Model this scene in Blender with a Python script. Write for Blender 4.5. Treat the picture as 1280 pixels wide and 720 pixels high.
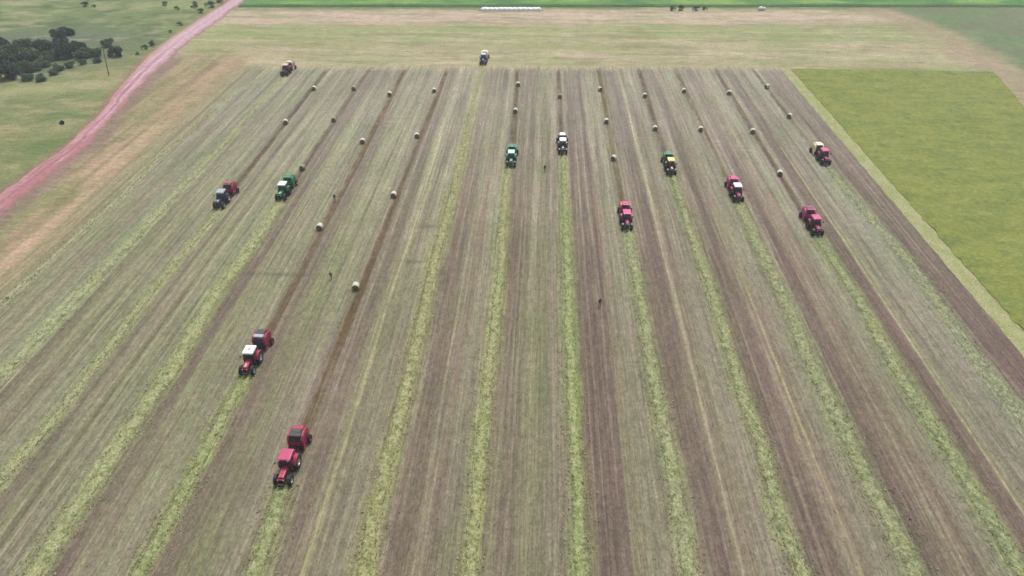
import bpy, bmesh, math, random
import numpy as np
from mathutils import Vector, Matrix, Euler
R = math.radians
PI = math.pi
random.seed(7)
for o in list(bpy.data.objects):
    bpy.data.objects.remove(o)
S = bpy.context.scene
C = S.collection

# ------------------------------------------------------------------ camera
HCAM, FPX, PITCH, YAW = 70.0, 853.0, R(35.8), R(2.56)
cam_d = bpy.data.cameras.new("camera")
cam = bpy.data.objects.new("camera", cam_d); C.objects.link(cam)
cam_d.sensor_width = 36.0
cam_d.lens = FPX / 1280 * 36.0
cam_d.clip_start = 0.5
cam_d.clip_end = 9000
cam.location = (0, 0, HCAM)
cam.rotation_euler = (PI/2 - PITCH, 0, YAW)
S.camera = cam
S.render.resolution_x, S.render.resolution_y = 1024, 576
CM = Euler((PI/2 - PITCH, 0, YAW)).to_matrix()

# ------------------------------------------------------------------ light
SUN_EL, SUN_AZ = R(62), R(12)          # sun stands beyond the field, high, a little to the right
w = bpy.data.worlds.new("World"); S.world = w; w.use_nodes = True
nt = w.node_tree; nt.nodes.clear()
out = nt.nodes.new('ShaderNodeOutputWorld'); bg = nt.nodes.new('ShaderNodeBackground')
sky = nt.nodes.new('ShaderNodeTexSky'); sky.sky_type = 'NISHITA'; sky.sun_disc = False
sky.sun_elevation = SUN_EL; sky.sun_rotation = SUN_AZ
sky.dust_density = 4.0; sky.air_density = 1.0; sky.ozone_density = 1.0
hs = nt.nodes.new('ShaderNodeHueSaturation'); hs.inputs['Saturation'].default_value = 0.30
nt.links.new(sky.outputs[0], hs.inputs['Color']); nt.links.new(hs.outputs[0], bg.inputs[0])
bg.inputs[1].default_value = 0.12
nt.links.new(bg.outputs[0], out.inputs[0])
sd = bpy.data.lights.new("sun", 'SUN'); sd.energy = 1.9; sd.angle = R(14); sd.color = (1, .965, .91)
so = bpy.data.objects.new("sun", sd); C.objects.link(so)
sdir = Vector((math.sin(SUN_AZ)*math.cos(SUN_EL), math.cos(SUN_AZ)*math.cos(SUN_EL), math.sin(SUN_EL)))
so.rotation_euler = sdir.to_track_quat('Z', 'Y').to_euler(); so.location = (0, 0, 200)
S.view_settings.view_transform = 'Standard'; S.view_settings.look = 'None'
S.view_settings.gamma = 1.0; S.view_settings.exposure = 0.53
S.render.engine = 'CYCLES'
S.cycles.filter_width = 1.6
K = 0.62                                # reflectance of a surface against the value the photograph shows

# ------------------------------------------------------------------ helpers
def at(px, py, z=0.0):
    """ground point seen at a place of the 1280x720 photograph"""
    d = CM @ Vector(((px-640)/FPX, -(py-360)/FPX, -1))
    t = (z-HCAM)/d.z
    return Vector((d.x*t, d.y*t, z))
def lin(c):
    return tuple(((v/255)/12.92 if v/255 <= .04045 else ((v/255+.055)/1.055)**2.4) for v in c)
def alb(c, k=K):
    r, g, b = lin(c); y = .3*r+.6*g+.1*b; q = 1.0
    return tuple((y+(v-y)*q)*k for v in (r, g, b))
def hsh(ix, iy, seed):
    a = (ix.astype(np.int64)*374761393 + iy.astype(np.int64)*668265263 + seed*1442695041) & 0xffffffff
    a = ((a ^ (a >> 13))*1274126177) & 0xffffffff
    return ((a ^ (a >> 16)) & 0xffff)/65535.0
def vn(x, y, seed=0):
    x = np.asarray(x, float); y = np.asarray(y, float)
    ix = np.floor(x); iy = np.floor(y); fx = x-ix; fy = y-iy
    fx = fx*fx*(3-2*fx); fy = fy*fy*(3-2*fy)
    a = hsh(ix, iy, seed); b = hsh(ix+1, iy, seed); c = hsh(ix, iy+1, seed); d = hsh(ix+1, iy+1, seed)
    return (a*(1-fx)+b*fx)*(1-fy)+(c*(1-fx)+d*fx)*fy
def fbm(x, y, seed=0, n=4):
    s = 0; t = 0; a = 1
    for i in range(n):
        s = s+a*vn(x*2**i+17.3*i, y*2**i+9.1*i, seed+i); t += a; a *= .55
    return s/t
def sstep(e0, e1, x):
    t = np.clip((x-e0)/(e1-e0), 0, 1); return t*t*(3-2*t)
def tag(o, label=None, cat=None, group=None, kind=None):
    if label: o['label'] = label
    if cat: o['category'] = cat
    if group: o['group'] = group
    if kind: o['kind'] = kind
    return o
def empty(name, loc=(0, 0, 0), rz=0):
    o = bpy.data.objects.new(name, None); C.objects.link(o); o.location = loc; o.rotation_euler = (0, 0, rz)
    o.empty_display_size = .3
    return o
def obj(name, bm, m, parent=None, smooth=False):
    me = bpy.data.meshes.new(name); bm.normal_update(); bm.to_mesh(me); bm.free()
    me.materials.append(m)
    if smooth:
        me.polygons.foreach_set('use_smooth', [True]*len(me.polygons))
    o = bpy.data.objects.new(name, me); C.objects.link(o)
    if parent: o.parent = parent
    return o
def grid_obj(name, X, Y, Z, col, m, parent=None, smooth=True):
    """X,Y,Z arrays (rows, cols); col (rows, cols, 3) linear"""
    r, c = X.shape
    co = np.stack([X, Y, Z], -1).reshape(-1, 3).astype(np.float32)
    i = np.arange(r*c).reshape(r, c)
    f = np.stack([i[:-1, :-1], i[:-1, 1:], i[1:, 1:], i[1:, :-1]], -1).reshape(-1, 4)
    me = bpy.data.meshes.new(name)
    me.vertices.add(len(co)); me.vertices.foreach_set('co', co.ravel())
    me.loops.add(f.size); me.loops.foreach_set('vertex_index', f.ravel().astype(np.int32))
    me.polygons.add(len(f)); me.polygons.foreach_set('loop_start', np.arange(0, f.size, 4, dtype=np.int32))
    me.polygons.foreach_set('loop_total', np.full(len(f), 4, dtype=np.int32))
    me.polygons.foreach_set('use_smooth', np.full(len(f), smooth))
    me.update(calc_edges=True)
    if col is not None:
        a = me.color_attributes.new('tint', 'FLOAT_COLOR', 'POINT')
        rgba = np.concatenate([col.reshape(-1, 3), np.ones((r*c, 1))], 1).astype(np.float32)
        a.data.foreach_set('color', rgba.ravel())
    me.materials.append(m)
    o = bpy.data.objects.new(name, me); C.objects.link(o)
    if parent: o.parent = parent
    return o

# ------------------------------------------------------------------ materials
def mat(name, col, rough=.6, metal=0.0, spec=.5, var=.12, scale=3.0, coat=0.0):
    m = bpy.data.materials.new(name); m.use_nodes = True
    n = m.node_tree; b = n.nodes['Principled BSDF']
    tc = n.nodes.new('ShaderNodeTexCoord'); no = n.nodes.new('ShaderNodeTexNoise')
    no.inputs['Scale'].default_value = scale; no.inputs['Detail'].default_value = 5
    n.links.new(tc.outputs['Object'], no.inputs['Vector'])
    mx = n.nodes.new('ShaderNodeMix'); mx.data_type = 'RGBA'
    n.links.new(no.outputs['Fac'], mx.inputs['Factor'])
    mx.inputs[6].default_value = (*[v*(1-var) for v in col], 1)
    mx.inputs[7].default_value = (*[min(1, v*(1+var)+.008*var*8) for v in col], 1)
    n.links.new(mx.outputs[2], b.inputs['Base Color'])
    b.inputs['Roughness'].default_value = rough; b.inputs['Metallic'].default_value = metal
    b.inputs['Specular IOR Level'].default_value = spec
    if coat: b.inputs['Coat Weight'].default_value = coat; b.inputs['Coat Roughness'].default_value = .15
    return m
def ground_mat(name, layers, bump=.25, bump_scale=2.5, base=None, rough=.95, tintattr=True, dist=.12):
    """vertex tint (or base colour) multiplied by stretched noises; layers: (sx, sy, detail, low, high, bright, colour or None)"""
    m = bpy.data.materials.new(name); m.use_nodes = True
    n = m.node_tree; b = n.nodes['Principled BSDF']; b.inputs['Roughness'].default_value = rough
    b.inputs['Specular IOR Level'].default_value = .15
    tc = n.nodes.new('ShaderNodeTexCoord')
    if tintattr:
        a = n.nodes.new('ShaderNodeAttribute'); a.attribute_name = 'tint'; cur = a.outputs['Color']
    else:
        a = n.nodes.new('ShaderNodeRGB'); a.outputs[0].default_value = (*base, 1); cur = a.outputs[0]
    for (sx, sy, det, lo, hi, c0, c1) in layers:
        mp = n.nodes.new('ShaderNodeMapping'); mp.inputs['Scale'].default_value = (sx, sy, 1)
        n.links.new(tc.outputs['Object'], mp.inputs['Vector'])
        no = n.nodes.new('ShaderNodeTexNoise'); no.inputs['Scale'].default_value = 1; no.inputs['Detail'].default_value = det
        no.inputs['Roughness'].default_value = .62
        n.links.new(mp.outputs[0], no.inputs['Vector'])
        cr = n.nodes.new('ShaderNodeMapRange'); cr.inputs[1].default_value = lo; cr.inputs[2].default_value = hi
        cr.interpolation_type = 'SMOOTHSTEP'
        n.links.new(no.outputs['Fac'], cr.inputs[0])
        mc = n.nodes.new('ShaderNodeMix'); mc.data_type = 'RGBA'
        n.links.new(cr.outputs[0], mc.inputs['Factor'])
        mc.inputs[6].default_value = (*c0, 1); mc.inputs[7].default_value = (*c1, 1)
        mm = n.nodes.new('ShaderNodeMix'); mm.data_type = 'RGBA'; mm.blend_type = 'MULTIPLY'; mm.inputs[0].default_value = 1
        n.links.new(cur, mm.inputs[6]); n.links.new(mc.outputs[2], mm.inputs[7]); cur = mm.outputs[2]
    n.links.new(cur, b.inputs['Base Color'])
    nb = n.nodes.new('ShaderNodeTexNoise'); nb.inputs['Scale'].default_value = bump_scale; nb.inputs['Detail'].default_value = 6
    n.links.new(tc.outputs['Object'], nb.inputs['Vector'])
    bu = n.nodes.new('ShaderNodeBump'); bu.inputs['Strength'].default_value = bump; bu.inputs['Distance'].default_value = dist
    n.links.new(nb.outputs['Fac'], bu.inputs['Height']); n.links.new(bu.outputs[0], b.inputs['Normal'])
    return m
M_field = ground_mat('mown_stubble', [
    (3.0, .05, 4, .30, .70, (.85, .84, .86), (1.17, 1.17, 1.14)),
    (6.5, .16, 3, .35, .68, (.88, .87, .88), (1.13, 1.14, 1.12)),
    (1.6, .8, 5, .30, .72, (.84, .83, .84), (1.16, 1.17, 1.14)),
    (4.5, 2.2, 4, .30, .70, (.80, .80, .81), (1.20, 1.20, 1.18)),
    (.05, .05, 4, .35, .65, (.94, .97, .93), (1.06, 1.03, 1.07))], bump=.35, bump_scale=4)
M_ground = ground_mat('rough_ground', [
    (.30, .9, 5, .30, .70, (.84, .85, .83), (1.16, 1.15, 1.15)),
    (1.4, 1.4, 4, .30, .70, (.82, .82, .82), (1.18, 1.18, 1.16)),
    (.04, .06, 4, .35, .65, (.93, .97, .9), (1.07, 1.03, 1.07))], bump=.3, bump_scale=1.5)
M_wind = ground_mat('cut_hay', [
    (4.0, 3.0, 5, .30, .68, (.68, .70, .63), (1.26, 1.25, 1.24)),
    (7, 7, 3, .3, .7, (.78, .78, .76), (1.22, 1.22, 1.2))], bump=.9, bump_scale=7, dist=.15)
M_crop = ground_mat('standing_grass', [
    (.10, .35, 5, .30, .70, (.90, .91, .89), (1.10, 1.08, 1.10)),
    (.9, 1.2, 5, .30, .70, (.80, .84, .78), (1.18, 1.14, 1.15)),
    (4, 4, 3, .3, .7, (.82, .84, .8), (1.18, 1.16, 1.18))], bump=.6, bump_scale=2.2, dist=.2)
M_road = ground_mat('red_dirt', [
    (.7, .7, 5, .3, .7, (.86, .84, .84), (1.14, 1.14, 1.16)),
    (3, 3, 3, .3, .7, (.93, .92, .92), (1.07, 1.08, 1.08))], bump=.2, bump_scale=3)
M_red = mat('red_paint', (.31, .014, .055), .45, coat=.15, var=.2)
M_deepred = mat('dark_red_paint', (.22, .014, .065), .5, coat=.1, var=.2)
M_plum = mat('plum_paint', (.10, .022, .04), .4)
M_mag = mat('crimson_roof_paint', (.38, .022, .10), .45, coat=.15, var=.2)
M_pink = mat('magenta_red_paint', (.46, .04, .17), .45, coat=.15, var=.2)
M_green = mat('green_paint', (.015, .18, .075), .45, coat=.15, var=.2)
M_dgreen = mat('dark_green_paint', (.012, .06, .035), .4, coat=.2)
M_blue = mat('blue_paint', (.018, .10, .28), .35, coat=.3)
M_navy = mat('navy_paint', (.02, .04, .10), .35, coat=.3)
M_white = mat('white_paint', (.80, .82, .80), .4, coat=.1, var=.05)
M_mint = mat('pale_green_paint', (.42, .74, .58), .4, var=.05)
M_paleblue = mat('pale_blue_paint', (.38, .52, .66), .4, var=.05)
M_grey = mat('grey_paint', (.30, .33, .38), .45)
M_cream = mat('cream_paint', (.80, .70, .46), .45, var=.06)
M_yellow = mat('yellow_paint', (.78, .56, .20), .4, var=.06)
M_orange = mat('orange_paint', (.50, .20, .07), .4)
M_brown = mat('brown_paint', (.12, .045, .02), .45)
M_rose = mat('pale_pink_paint', (.55, .36, .36), .5)
M_black = mat('black_paint', (.018, .018, .02), .45)
M_tyre = mat('tyre_rubber', (.022, .022, .024), .85, spec=.2, var=.3)
M_iron = mat('dark_metal', (.06, .06, .065), .5, metal=.5)
M_steel = mat('bare_metal', (.38, .38, .38), .4, metal=.7)
M_lamp = mat('lamp_glass', (.75, .75, .72), .15)
M_belt = mat('black_belt', (.025, .024, .03), .6, var=.4)
M_glass = mat('cab_glass', (.035, .045, .05), .06, spec=.8)
M_skin = mat('skin', (.22, .12, .08), .6)
M_hair = mat('hair', (.02, .015, .012), .7)
M_jack_dk = mat('dark_jacket', (.035, .032, .035), .85)
M_jack_gr = mat('dark_green_jacket', (.03, .045, .028), .85)
M_trou_br = mat('brown_trousers', (.10, .075, .075), .85)
M_trou_bl = mat('grey_blue_trousers', (.17, .18, .21), .85)
M_trou_ol = mat('olive_trousers', (.09, .085, .06), .85)
M_shoe = mat('boot_leather', (.02, .016, .012), .7)
M_bark = mat('bark', (.09, .07, .05), .9, var=.3)
M_pole = mat('weathered_wood', (.12, .10, .085), .9, var=.3)
M_plastic = mat('white_plastic_film', (.62, .66, .64), .35, var=.12, scale=.8)
M_plastic_d = mat('tied_film', (.35, .37, .36), .5)
def bale_mat(name, c0, c1):
    m = bpy.data.materials.new(name); m.use_nodes = True
    n = m.node_tree; b = n.nodes['Principled BSDF']; b.inputs['Roughness'].default_value = .8
    tc = n.nodes.new('ShaderNodeTexCoord'); no = n.nodes.new('ShaderNodeTexNoise')
    mp = n.nodes.new('ShaderNodeMapping'); mp.inputs['Scale'].default_value = (14, 3, 3)
    n.links.new(tc.outputs['Object'], mp.inputs[0]); n.links.new(mp.outputs[0], no.inputs['Vector'])
    no.inputs['Scale'].default_value = 1; no.inputs['Detail'].default_value = 6
    mx = n.nodes.new('ShaderNodeMix'); mx.data_type = 'RGBA'; n.links.new(no.outputs['Fac'], mx.inputs['Factor'])
    mx.inputs[6].default_value = (*c0, 1); mx.inputs[7].default_value = (*c1, 1)
    n.links.new(mx.outputs[2], b.inputs['Base Color'])
    bu = n.nodes.new('ShaderNodeBump'); bu.inputs['Strength'].default_value = .5; bu.inputs['Distance'].default_value = .03
    n.links.new(no.outputs['Fac'], bu.inputs['Height']); n.links.new(bu.outputs[0], b.inputs['Normal'])
    return m
M_net = bale_mat('white_net_wrap', (.30, .31, .24), (.62, .62, .54))
M_net_g = bale_mat('greenish_net_wrap', (.12, .13, .08), (.26, .27, .18))
M_hay = bale_mat('packed_hay', (.05, .055, .03), (.17, .17, .09))
def leaf_mat(name, c0, c1):
    m = mat(name, c0, .8, spec=.2)
    n = m.node_tree; mx = [k for k in n.nodes if k.type == 'MIX'][0]
    mx.inputs[6].default_value = (*c0, 1); mx.inputs[7].default_value = (*c1, 1)
    [k for k in n.nodes if k.type == 'TEX_NOISE'][0].inputs['Scale'].default_value = .9
    return m
M_leaf_d = leaf_mat('dark_foliage', (.03, .06, .05), (.085, .13, .095))
M_leaf_m = leaf_mat('green_foliage', (.06, .11, .065), (.15, .22, .13))
M_leaf_k = leaf_mat('blackish_foliage', (.010, .012, .006), (.025, .03, .016))

# ------------------------------------------------------------------ the ground
cy, sy_ = math.cos(YAW), math.sin(YAW)
def hx(X, Y): return X*cy+Y*sy_          # across the view heading
def hy(X, Y): return -X*sy_+Y*cy         # along it
def D(py):                                # distance of a horizontal line of the photograph
    return HCAM/math.tan(PITCH+math.atan((py-360)/FPX))
def poly_x(pts, ext=True):
    """photo polyline -> X as a function of Y"""
    w_ = sorted([(at(*p).y, at(*p).x) for p in pts])
    ys = np.array([a for a, _ in w_]); xs = np.array([b for _, b in w_])
    def f(Y):
        Y = np.asarray(Y, float)
        r = np.interp(Y, ys, xs)
        s0 = (xs[1]-xs[0])/(ys[1]-ys[0]); s1 = (xs[-1]-xs[-2])/(ys[-1]-ys[-2])
        r = np.where(Y < ys[0], xs[0]+(Y-ys[0])*s0, r)
        return np.where(Y > ys[-1], xs[-1]+(Y-ys[-1])*s1, r)
    return f
road_l = poly_x([(0, 243), (86, 180), (130, 137), (147, 112), (180, 75), (215, 47), (280, 5)])
road_r = poly_x([(0, 268), (60, 222), (112, 180), (150, 137), (175, 110), (200, 85), (240, 50), (275, 25), (306, 1)])
field_l = poly_x([(0, 346), (150, 217), (300, 85)])
FL = at(150, 217).x
plot_l = poly_x([(981, 85), (1280, 437)])
FR = at(1126, 263).x                      # right edge of mown field

def mixc(col, c, m):
    c = np.array(alb(c) if max(c) > 1.01 else c)
    return col*(1-m[..., None])+c*m[..., None]

def ground_cols(X, Y):
    u, v = hx(X, Y), hy(X, Y)
    nz = (fbm(X/9, Y/9, 3)-.5); nb = fbm(X/28, Y/20, 11)-.5; nf = fbm(X/2.5, Y/4, 21)-.5
    rl, rr = road_l(Y), road_r(Y)
    col = np.ones(X.shape+(3,))*np.array(alb((172, 165, 130)))
    # headland north of the swaths
    col = mixc(col, (178, 172, 138), sstep(0, 1, .5+nb*2.2))
    col = mixc(col, (158, 168, 116), .8*sstep(D(58), D(44), v+nz*16)*(1-sstep(D(36), D(29), v+nz*10)))
    col = mixc(col, (190, 172, 152), sstep(D(33), D(27), v+nz*9)*(1-sstep(D(15), D(11), v+nz*4)))
    col = mixc(col, (205, 186, 168), .7*sstep(D(28), D(22), v+nz*14)*(1-sstep(D(17), D(13), v+nz*5)))
    col = mixc(col, (120, 135, 95), .85*sstep(D(13.2), D(11.4), v+nz*1.5))
    col = mixc(col, (150, 160, 104), .6*sstep(.03, .16, fbm(X/22, Y/3.5, 17)-.5))
    col = mixc(col, (196, 182, 156), .6*sstep(.04, .16, fbm(X/26, Y/2.6, 18)-.5))
    col = mixc(col, (138, 130, 106), .45*sstep(.07, .18, fbm(X/16, Y/1.8, 19)-.5))
    # tan strip between road and swaths
    t = (X-rr)/(FL-rr+1e-6)
    strip = sstep(0, 1, (FL-X)/1.5+.5)
    band = mixc(col*0+np.array(alb((164, 152, 120))), (182, 158, 132), sstep(-.12, .15, fbm((X-FL)/1.5, Y/45, 5)-.5))
    band = mixc(band, (140, 142, 98), .7*sstep(.05, .25, fbm(X/6, Y/9, 8)-.5+.12*sstep(1, .3, t)))
    band = mixc(band, (196, 170, 142), .7*sstep(.05, .2, fbm((X-FL)/1.1+9, Y/60, 6)-.5))
    band = mixc(band, (140, 124, 100), .5*sstep(.05, .2, fbm((X-FL)/.9+3, Y/50, 7)-.5))
    band = mixc(band, (150, 127, 118), .85*(1-sstep(1.5, 5.5, (X-rr)+nz*3)))
    m = strip*(1-sstep(D(80), D(60), v+nz*12))
    col = col*(1-m[..., None])+band*m[..., None]
    # right-hand rough ground beyond the green plot
    pr = at(1180, 84); 
    e = poly_x([(1100, 15), (1180, 45), (1244, 84), (1284, 122)])
    tanband = np.exp(-((X-e(Y)+nz*8)/7)**2)
    beyond = sstep(2, 12, X-e(Y)+nz*8)
    col = mixc(col, (122, 132, 102), beyond*sstep(95, 120, Y))
    col = mixc(col, (116, 142, 98), .7*beyond*sstep(95, 120, Y)*sstep(0, .14, fbm(X/25, Y/12, 41)-.5))
    col = mixc(col, (168, 152, 128), tanband*.8*sstep(95, 120, Y))
    # pasture left of the road
    past = sstep(0, 1.2, rl-X)
    pc = np.ones(X.shape+(3,))*np.array(alb((132, 140, 94)))
    pc = mixc(pc, (114, 132, 82), sstep(-.02, .16, fbm(X/14, Y/10, 50)-.5))
    pc = mixc(pc, (164, 156, 116), .7*sstep(.02, .18, fbm(X/16+5, Y/6, 60)-.5))
    pc = mixc(pc, (120, 136, 90), sstep(D(78), D(58), v+nz*20))
    pc = mixc(pc, (146, 158, 108), .8*sstep(D(50), D(20), v)*sstep(0, .12, fbm(X/18, Y/9, 66)-.5))
    # damp greyish ground round the thicket
    c0 = at(40, 62)
    wet = np.exp(-(((X-c0.x)/34)**2+((Y-c0.y)/30)**2)**2)
    pc = mixc(pc, (104, 116, 96), np.clip(wet*1.1+nz*.3, 0, 1)*.85)
    pc = mixc(pc, (84, 108, 74), .6*sstep(.06, .2, fbm(X/7, Y/5, 90)-.5)*sstep(D(90), D(70), v))
    pc = mixc(pc, (176, 166, 136), .5*sstep(.08, .2, fbm(X/9, Y/3, 94)-.5)*sstep(D(180), D(120), v))
    c1 = at(70, 110)
    pale = np.exp(-((X-c1.x-nz*10)/26)**2-((Y-c1.y+(X-c1.x)*-.25)/5)**2)
    pc = mixc(pc, (172, 170, 128), pale*.8)
    pc = mixc(pc, (150, 112, 92), .75*(1-sstep(.3, 2.6, rl-X+nz*2)))
    col = col*(1-past[..., None])+pc*past[..., None]
    return col*(1+nf[..., None]*.25)

gx = np.arange(-262, 330, 1.15); gy = np.arange(8, 330, 1.0)
X, Y = np.meshgrid(gx, gy)
grid_obj('ground', X, Y, X*0, ground_cols(X, Y), M_ground)['kind'] = 'structure'
# the far land out to the horizon, one ring round the detailed sheet
M_far = ground_mat('far_land', [(.01, .02, 5, .35, .65, (.8, .85, .75), (1.2, 1.15, 1.2)), (.2, .2, 4, .3, .7, (.85, .85, .85), (1.15, 1.15, 1.15))],
                   base=alb((132, 140, 98)), tintattr=False)
bm = bmesh.new()
xo = [-6000, gx[0], gx[-1], 6000]; yo = [-3000, gy[0], gy[-1], 8000]
V = [[bm.verts.new((x, y, -.004)) for x in xo] for y in yo]
for j in range(3):
    for i in range(3):
        if (i, j) != (1, 1):
            bm.faces.new((V[j][i], V[j][i+1], V[j+1][i+1], V[j+1][i]))
tag(obj('terrain', bm, M_far), kind='structure')

# ---- windrows: photograph polylines (centre), half width
WR = [
 ('edge', [(0, 382), (67, 320), (124, 272), (210, 187), (260, 142), (330, 92)], .55, (176, 180, 142), None),
 ('t1', [(0, 470), (26, 446), (94, 375), (161, 307), (195, 268), (240, 221), (277, 184), (320, 135), (353, 100)], .85, (168, 178, 132), 0),
 ('t2', [(7, 594), (49, 547), (90, 495), (124, 452), (165, 394), (206, 345), (244, 300), (274, 262)], .66, (166, 174, 126), 1),
 ('t3', [(45, 712), (112, 611), (144, 566), (180, 510), (221, 454), (244, 412), (277, 356), (315, 311), (351, 252)], 1.05, (166, 176, 122), 2),
 ('t4', [(176, 716), (221, 630), (244, 589), (277, 521), (307, 472), (311, 466)], .80, (152, 166, 106), 3),
 ('t5', [(318, 715), (335, 671), (350, 615), (356, 603)], .95, (156, 168, 112), 4),
 ('t6', [(454, 716), (464, 660), (479, 600), (500, 517), (515, 454), (530, 390), (541, 330), (560, 266), (579, 184), (600, 90), (603, 82)], .92, (162, 168, 112), 5),
 ('t7', [(588, 712), (597, 600), (605, 517), (612, 454), (620, 390), (626, 330), (633, 214), (637, 210)], .82, (160, 168, 112), 6),
 ('t8', [(725, 712), (721, 600), (717, 525), (713, 457), (709, 330), (706, 255), (704, 199)], .80, (154, 170, 106), 7),
 ('t9', [(861, 712), (842, 600), (827, 525), (814, 461), (805, 397), (796, 349), (785, 292)], .90, (156, 166, 118), 8),
 ('t10', [(1001, 712), (975, 652), (959, 577), (940, 525), (916, 461), (910, 435), (891, 367), (872, 319), (854, 262), (841, 222)], .88, (152, 162, 112), 9),
 ('t11', [(1145, 716), (1128, 680), (1084, 600), (1046, 521), (1011, 452), (982, 375), (959, 332), (925, 257)], 1.15, (148, 158, 114), 10),
 ('t12', [(1271, 705), (1237, 652), (1200, 589), (1159, 521), (1115, 454), (1084, 394), (1057, 349), (1024, 300)], .95, (144, 158, 108), 11),
 ('t13', [(1279, 521), (1219, 448), (1181, 390), (1132, 322), (1084, 266), (1035, 210)], 1.15, (146, 156, 122), 12),
]
# tractors: front axle ground point in the photograph, and their distances
TR = [(356, 95), (275, 260), (352, 250), (310.5, 467), (355.6, 604), (604, 81), (638.8, 208.5), (703.3, 192.5),
      (783.3, 287), (838.6, 218.5), (922, 252), (1020.4, 294), (1031, 206)]
TP = [at(*p) for p in TR]
# baled tracks behind them: from the baler to the headland
TK = {1: (410, 85), 2: (462, 85), 3: (507, 85), 4: (560, 85), 6: (647, 85), 7: (698, 85), 8: (748, 85), 9: (798, 85), 10: (843, 85), 11: (893, 85), 12: (940, 85)}

def field_cols(X, Y):
    v = hy(X, Y)
    n1 = fbm(X/1.1, Y/40, 1)-.5; n2 = fbm(X/.55, Y/14, 2)-.5; n3 = fbm(X/6, Y/18, 3)-.5; n4 = fbm(X/1.2, Y/1.6, 4)-.5
    left = 1-sstep(-90, 10, X+n3*40)           # greener on the left
    nl = fbm(X/.42, Y/70, 12)-.5; nm = fbm(X/1.6, Y/55, 13)-.5
    green = np.array(alb((143, 148, 112))); brown = np.array(alb((147, 133, 115)))
    g = np.clip(left*.62+.20+n1*1.1+n3*1.0+nm*1.2, 0, 1)[..., None]
    col = green*g+brown*(1-g)
    # lanes: u runs from one windrow to the next on its right
    fs = [poly_x(wd[1]) for wd in WR]
    xs = [at(150, 234).x]+[0]*0
    cen = []
    lane_px = [(0, 382), (105, 363), (206, 345), (277, 356), (349, 374), (432, 400), (530, 390), (620, 390), (711, 390), (803, 390), (896, 390), (988, 390), (1084, 394), (1181, 390)]
    cen = [at(*p).x for p in lane_px]+[FR+6]
    dark = [.40, .50, .55, .95, .65, .8, .75, .7, 1.15, 1.15, 1.2, 1.2, 1.2, 1.3]
    wid = [.2, .3, .3, .40, .35, .34, .36, .45, .50, .42, .36, .34, .32, .75]
    lite = [.6, .55, .5, .4, .35, .4, .35, .35, .5, .6, .75, .8, .9, .3]
    for i in range(len(cen)-1):
        L = cen[i+1]-cen[i]
        uu = (X-cen[i]+n1*.5)/L
        m = sstep(.06, .10, uu)*(1-sstep(wid[i]-.03, wid[i]+.05, uu))*dark[i]
        m = m*(.75+n2*1.1)
        col = mixc(col, (114, 97, 92), np.clip(m, 0, 1)*.88)
        m = sstep(.58, .72, uu)*(1-sstep(.93, 1.02, uu))*lite[i]
        col = mixc(col, (153, 157, 134), np.clip(m*(.8+n2*.9), 0, 1)*.85)
    # green weedy belts
    for (p, hw, s) in [((677, 442), 1.7, .75), ((665, 300), 1.3, .5), ((250, 340), 1.3, .4), ((430, 300), 2.2, .35), ((190, 330), 1.5, .4), ((300, 300), 1.5, .3)]:
        m = np.exp(-((X-at(*p).x+n1*.8)/hw)**2)*s*(.7+n3*1.6)
        col = mixc(col, (132, 145, 100), np.clip(m, 0, 1))
    # narrow pale lines left by the rake, some only part of the way
    for (p, hw, s, y0, y1) in [((861, 442), .16, .9, 0, 999), ((927, 712), .13, .6, 0, 110), ((380, 712), .22, .95, 0, 170), ((515, 712), .15, .75, 0, 130),
            ((477, 712), .3, .5, 0, 110), ((647, 442), .14, .6, 0, 150), ((692, 442), .3, .45, 0, 999), ((793, 442), .18, .6, 0, 220), ((756, 442), .14, .5, 0, 160),
            ((831, 700), .22, .5, 0, 110), ((958, 442), .18, .75, 0, 200), ((1057, 442), .16, .7, 0, 200), ((1147, 442), .16, .8, 0, 180), ((1069, 700), .13, .8, 0, 110),
            ((1205, 703), .12, .7, 0, 75), ((8, 712), .16, .55, 0, 120), ((293, 712), .3, .7, 0, 90), ((142, 712), .18, .5, 0, 100), ((213, 640), .2, .35, 0, 160),
            ((2, 362), .22, .7, 60, 230), ((0, 404), .2, .5, 60, 230), ((12, 345), .25, .6, 60, 230), ((0, 430), .3, .5, 60, 230), ((0, 520), .25, .6, 60, 230), ((0, 560), .2, .5, 60, 230), ((40, 640), .2, .5, 30, 200), ((80, 560), .2, .45, 30, 200), ((0, 650), .25, .5, 30, 200), ((775, 442), .16, .4, 0, 999), ((887, 442), .3, .45, 0, 999), ((500, 350), .16, .7, 110, 230), ((455, 470), .2, .5, 70, 999), ((540, 620), .14, .5, 0, 140),
            ((575, 520), .14, .5, 50, 160), ((990, 300), .3, .5, 90, 230), ((1125, 390), .2, .5, 60, 150), ((690, 160), .5, .5, 120, 230), ((430, 250), .2, .5, 110, 230), ((395, 300), .22, .4, 90, 230),
            ((600, 200), .25, .5, 110, 230), ((730, 200), .25, .5, 110, 230), ((770, 150), .6, .4, 110, 230), ((830, 150), .6, .4, 110, 230), ((885, 150), .5, .4, 110, 230), ((940, 150), .4, .5, 110, 230), ((555, 150), .4, .4, 110, 230), ((510, 130), .4, .4, 110, 230)]:
        wob = (vn(Y/23, Y*0, int(p[0]))-.5)*.35
        m = np.exp(-((X-at(*p).x+wob)/hw)**2)*s*np.clip(.75+fbm(Y/2.2, X*0+p[0], 9)*.6-.1, 0, 1.2)
        m = m*sstep(y0-1, y0+4, Y)*(1-sstep(y1-25, y1, Y))
        col = mixc(col, (188, 186, 138) if s >= .8 else (174, 164, 144), np.clip(m*1.2, 0, 1))
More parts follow.
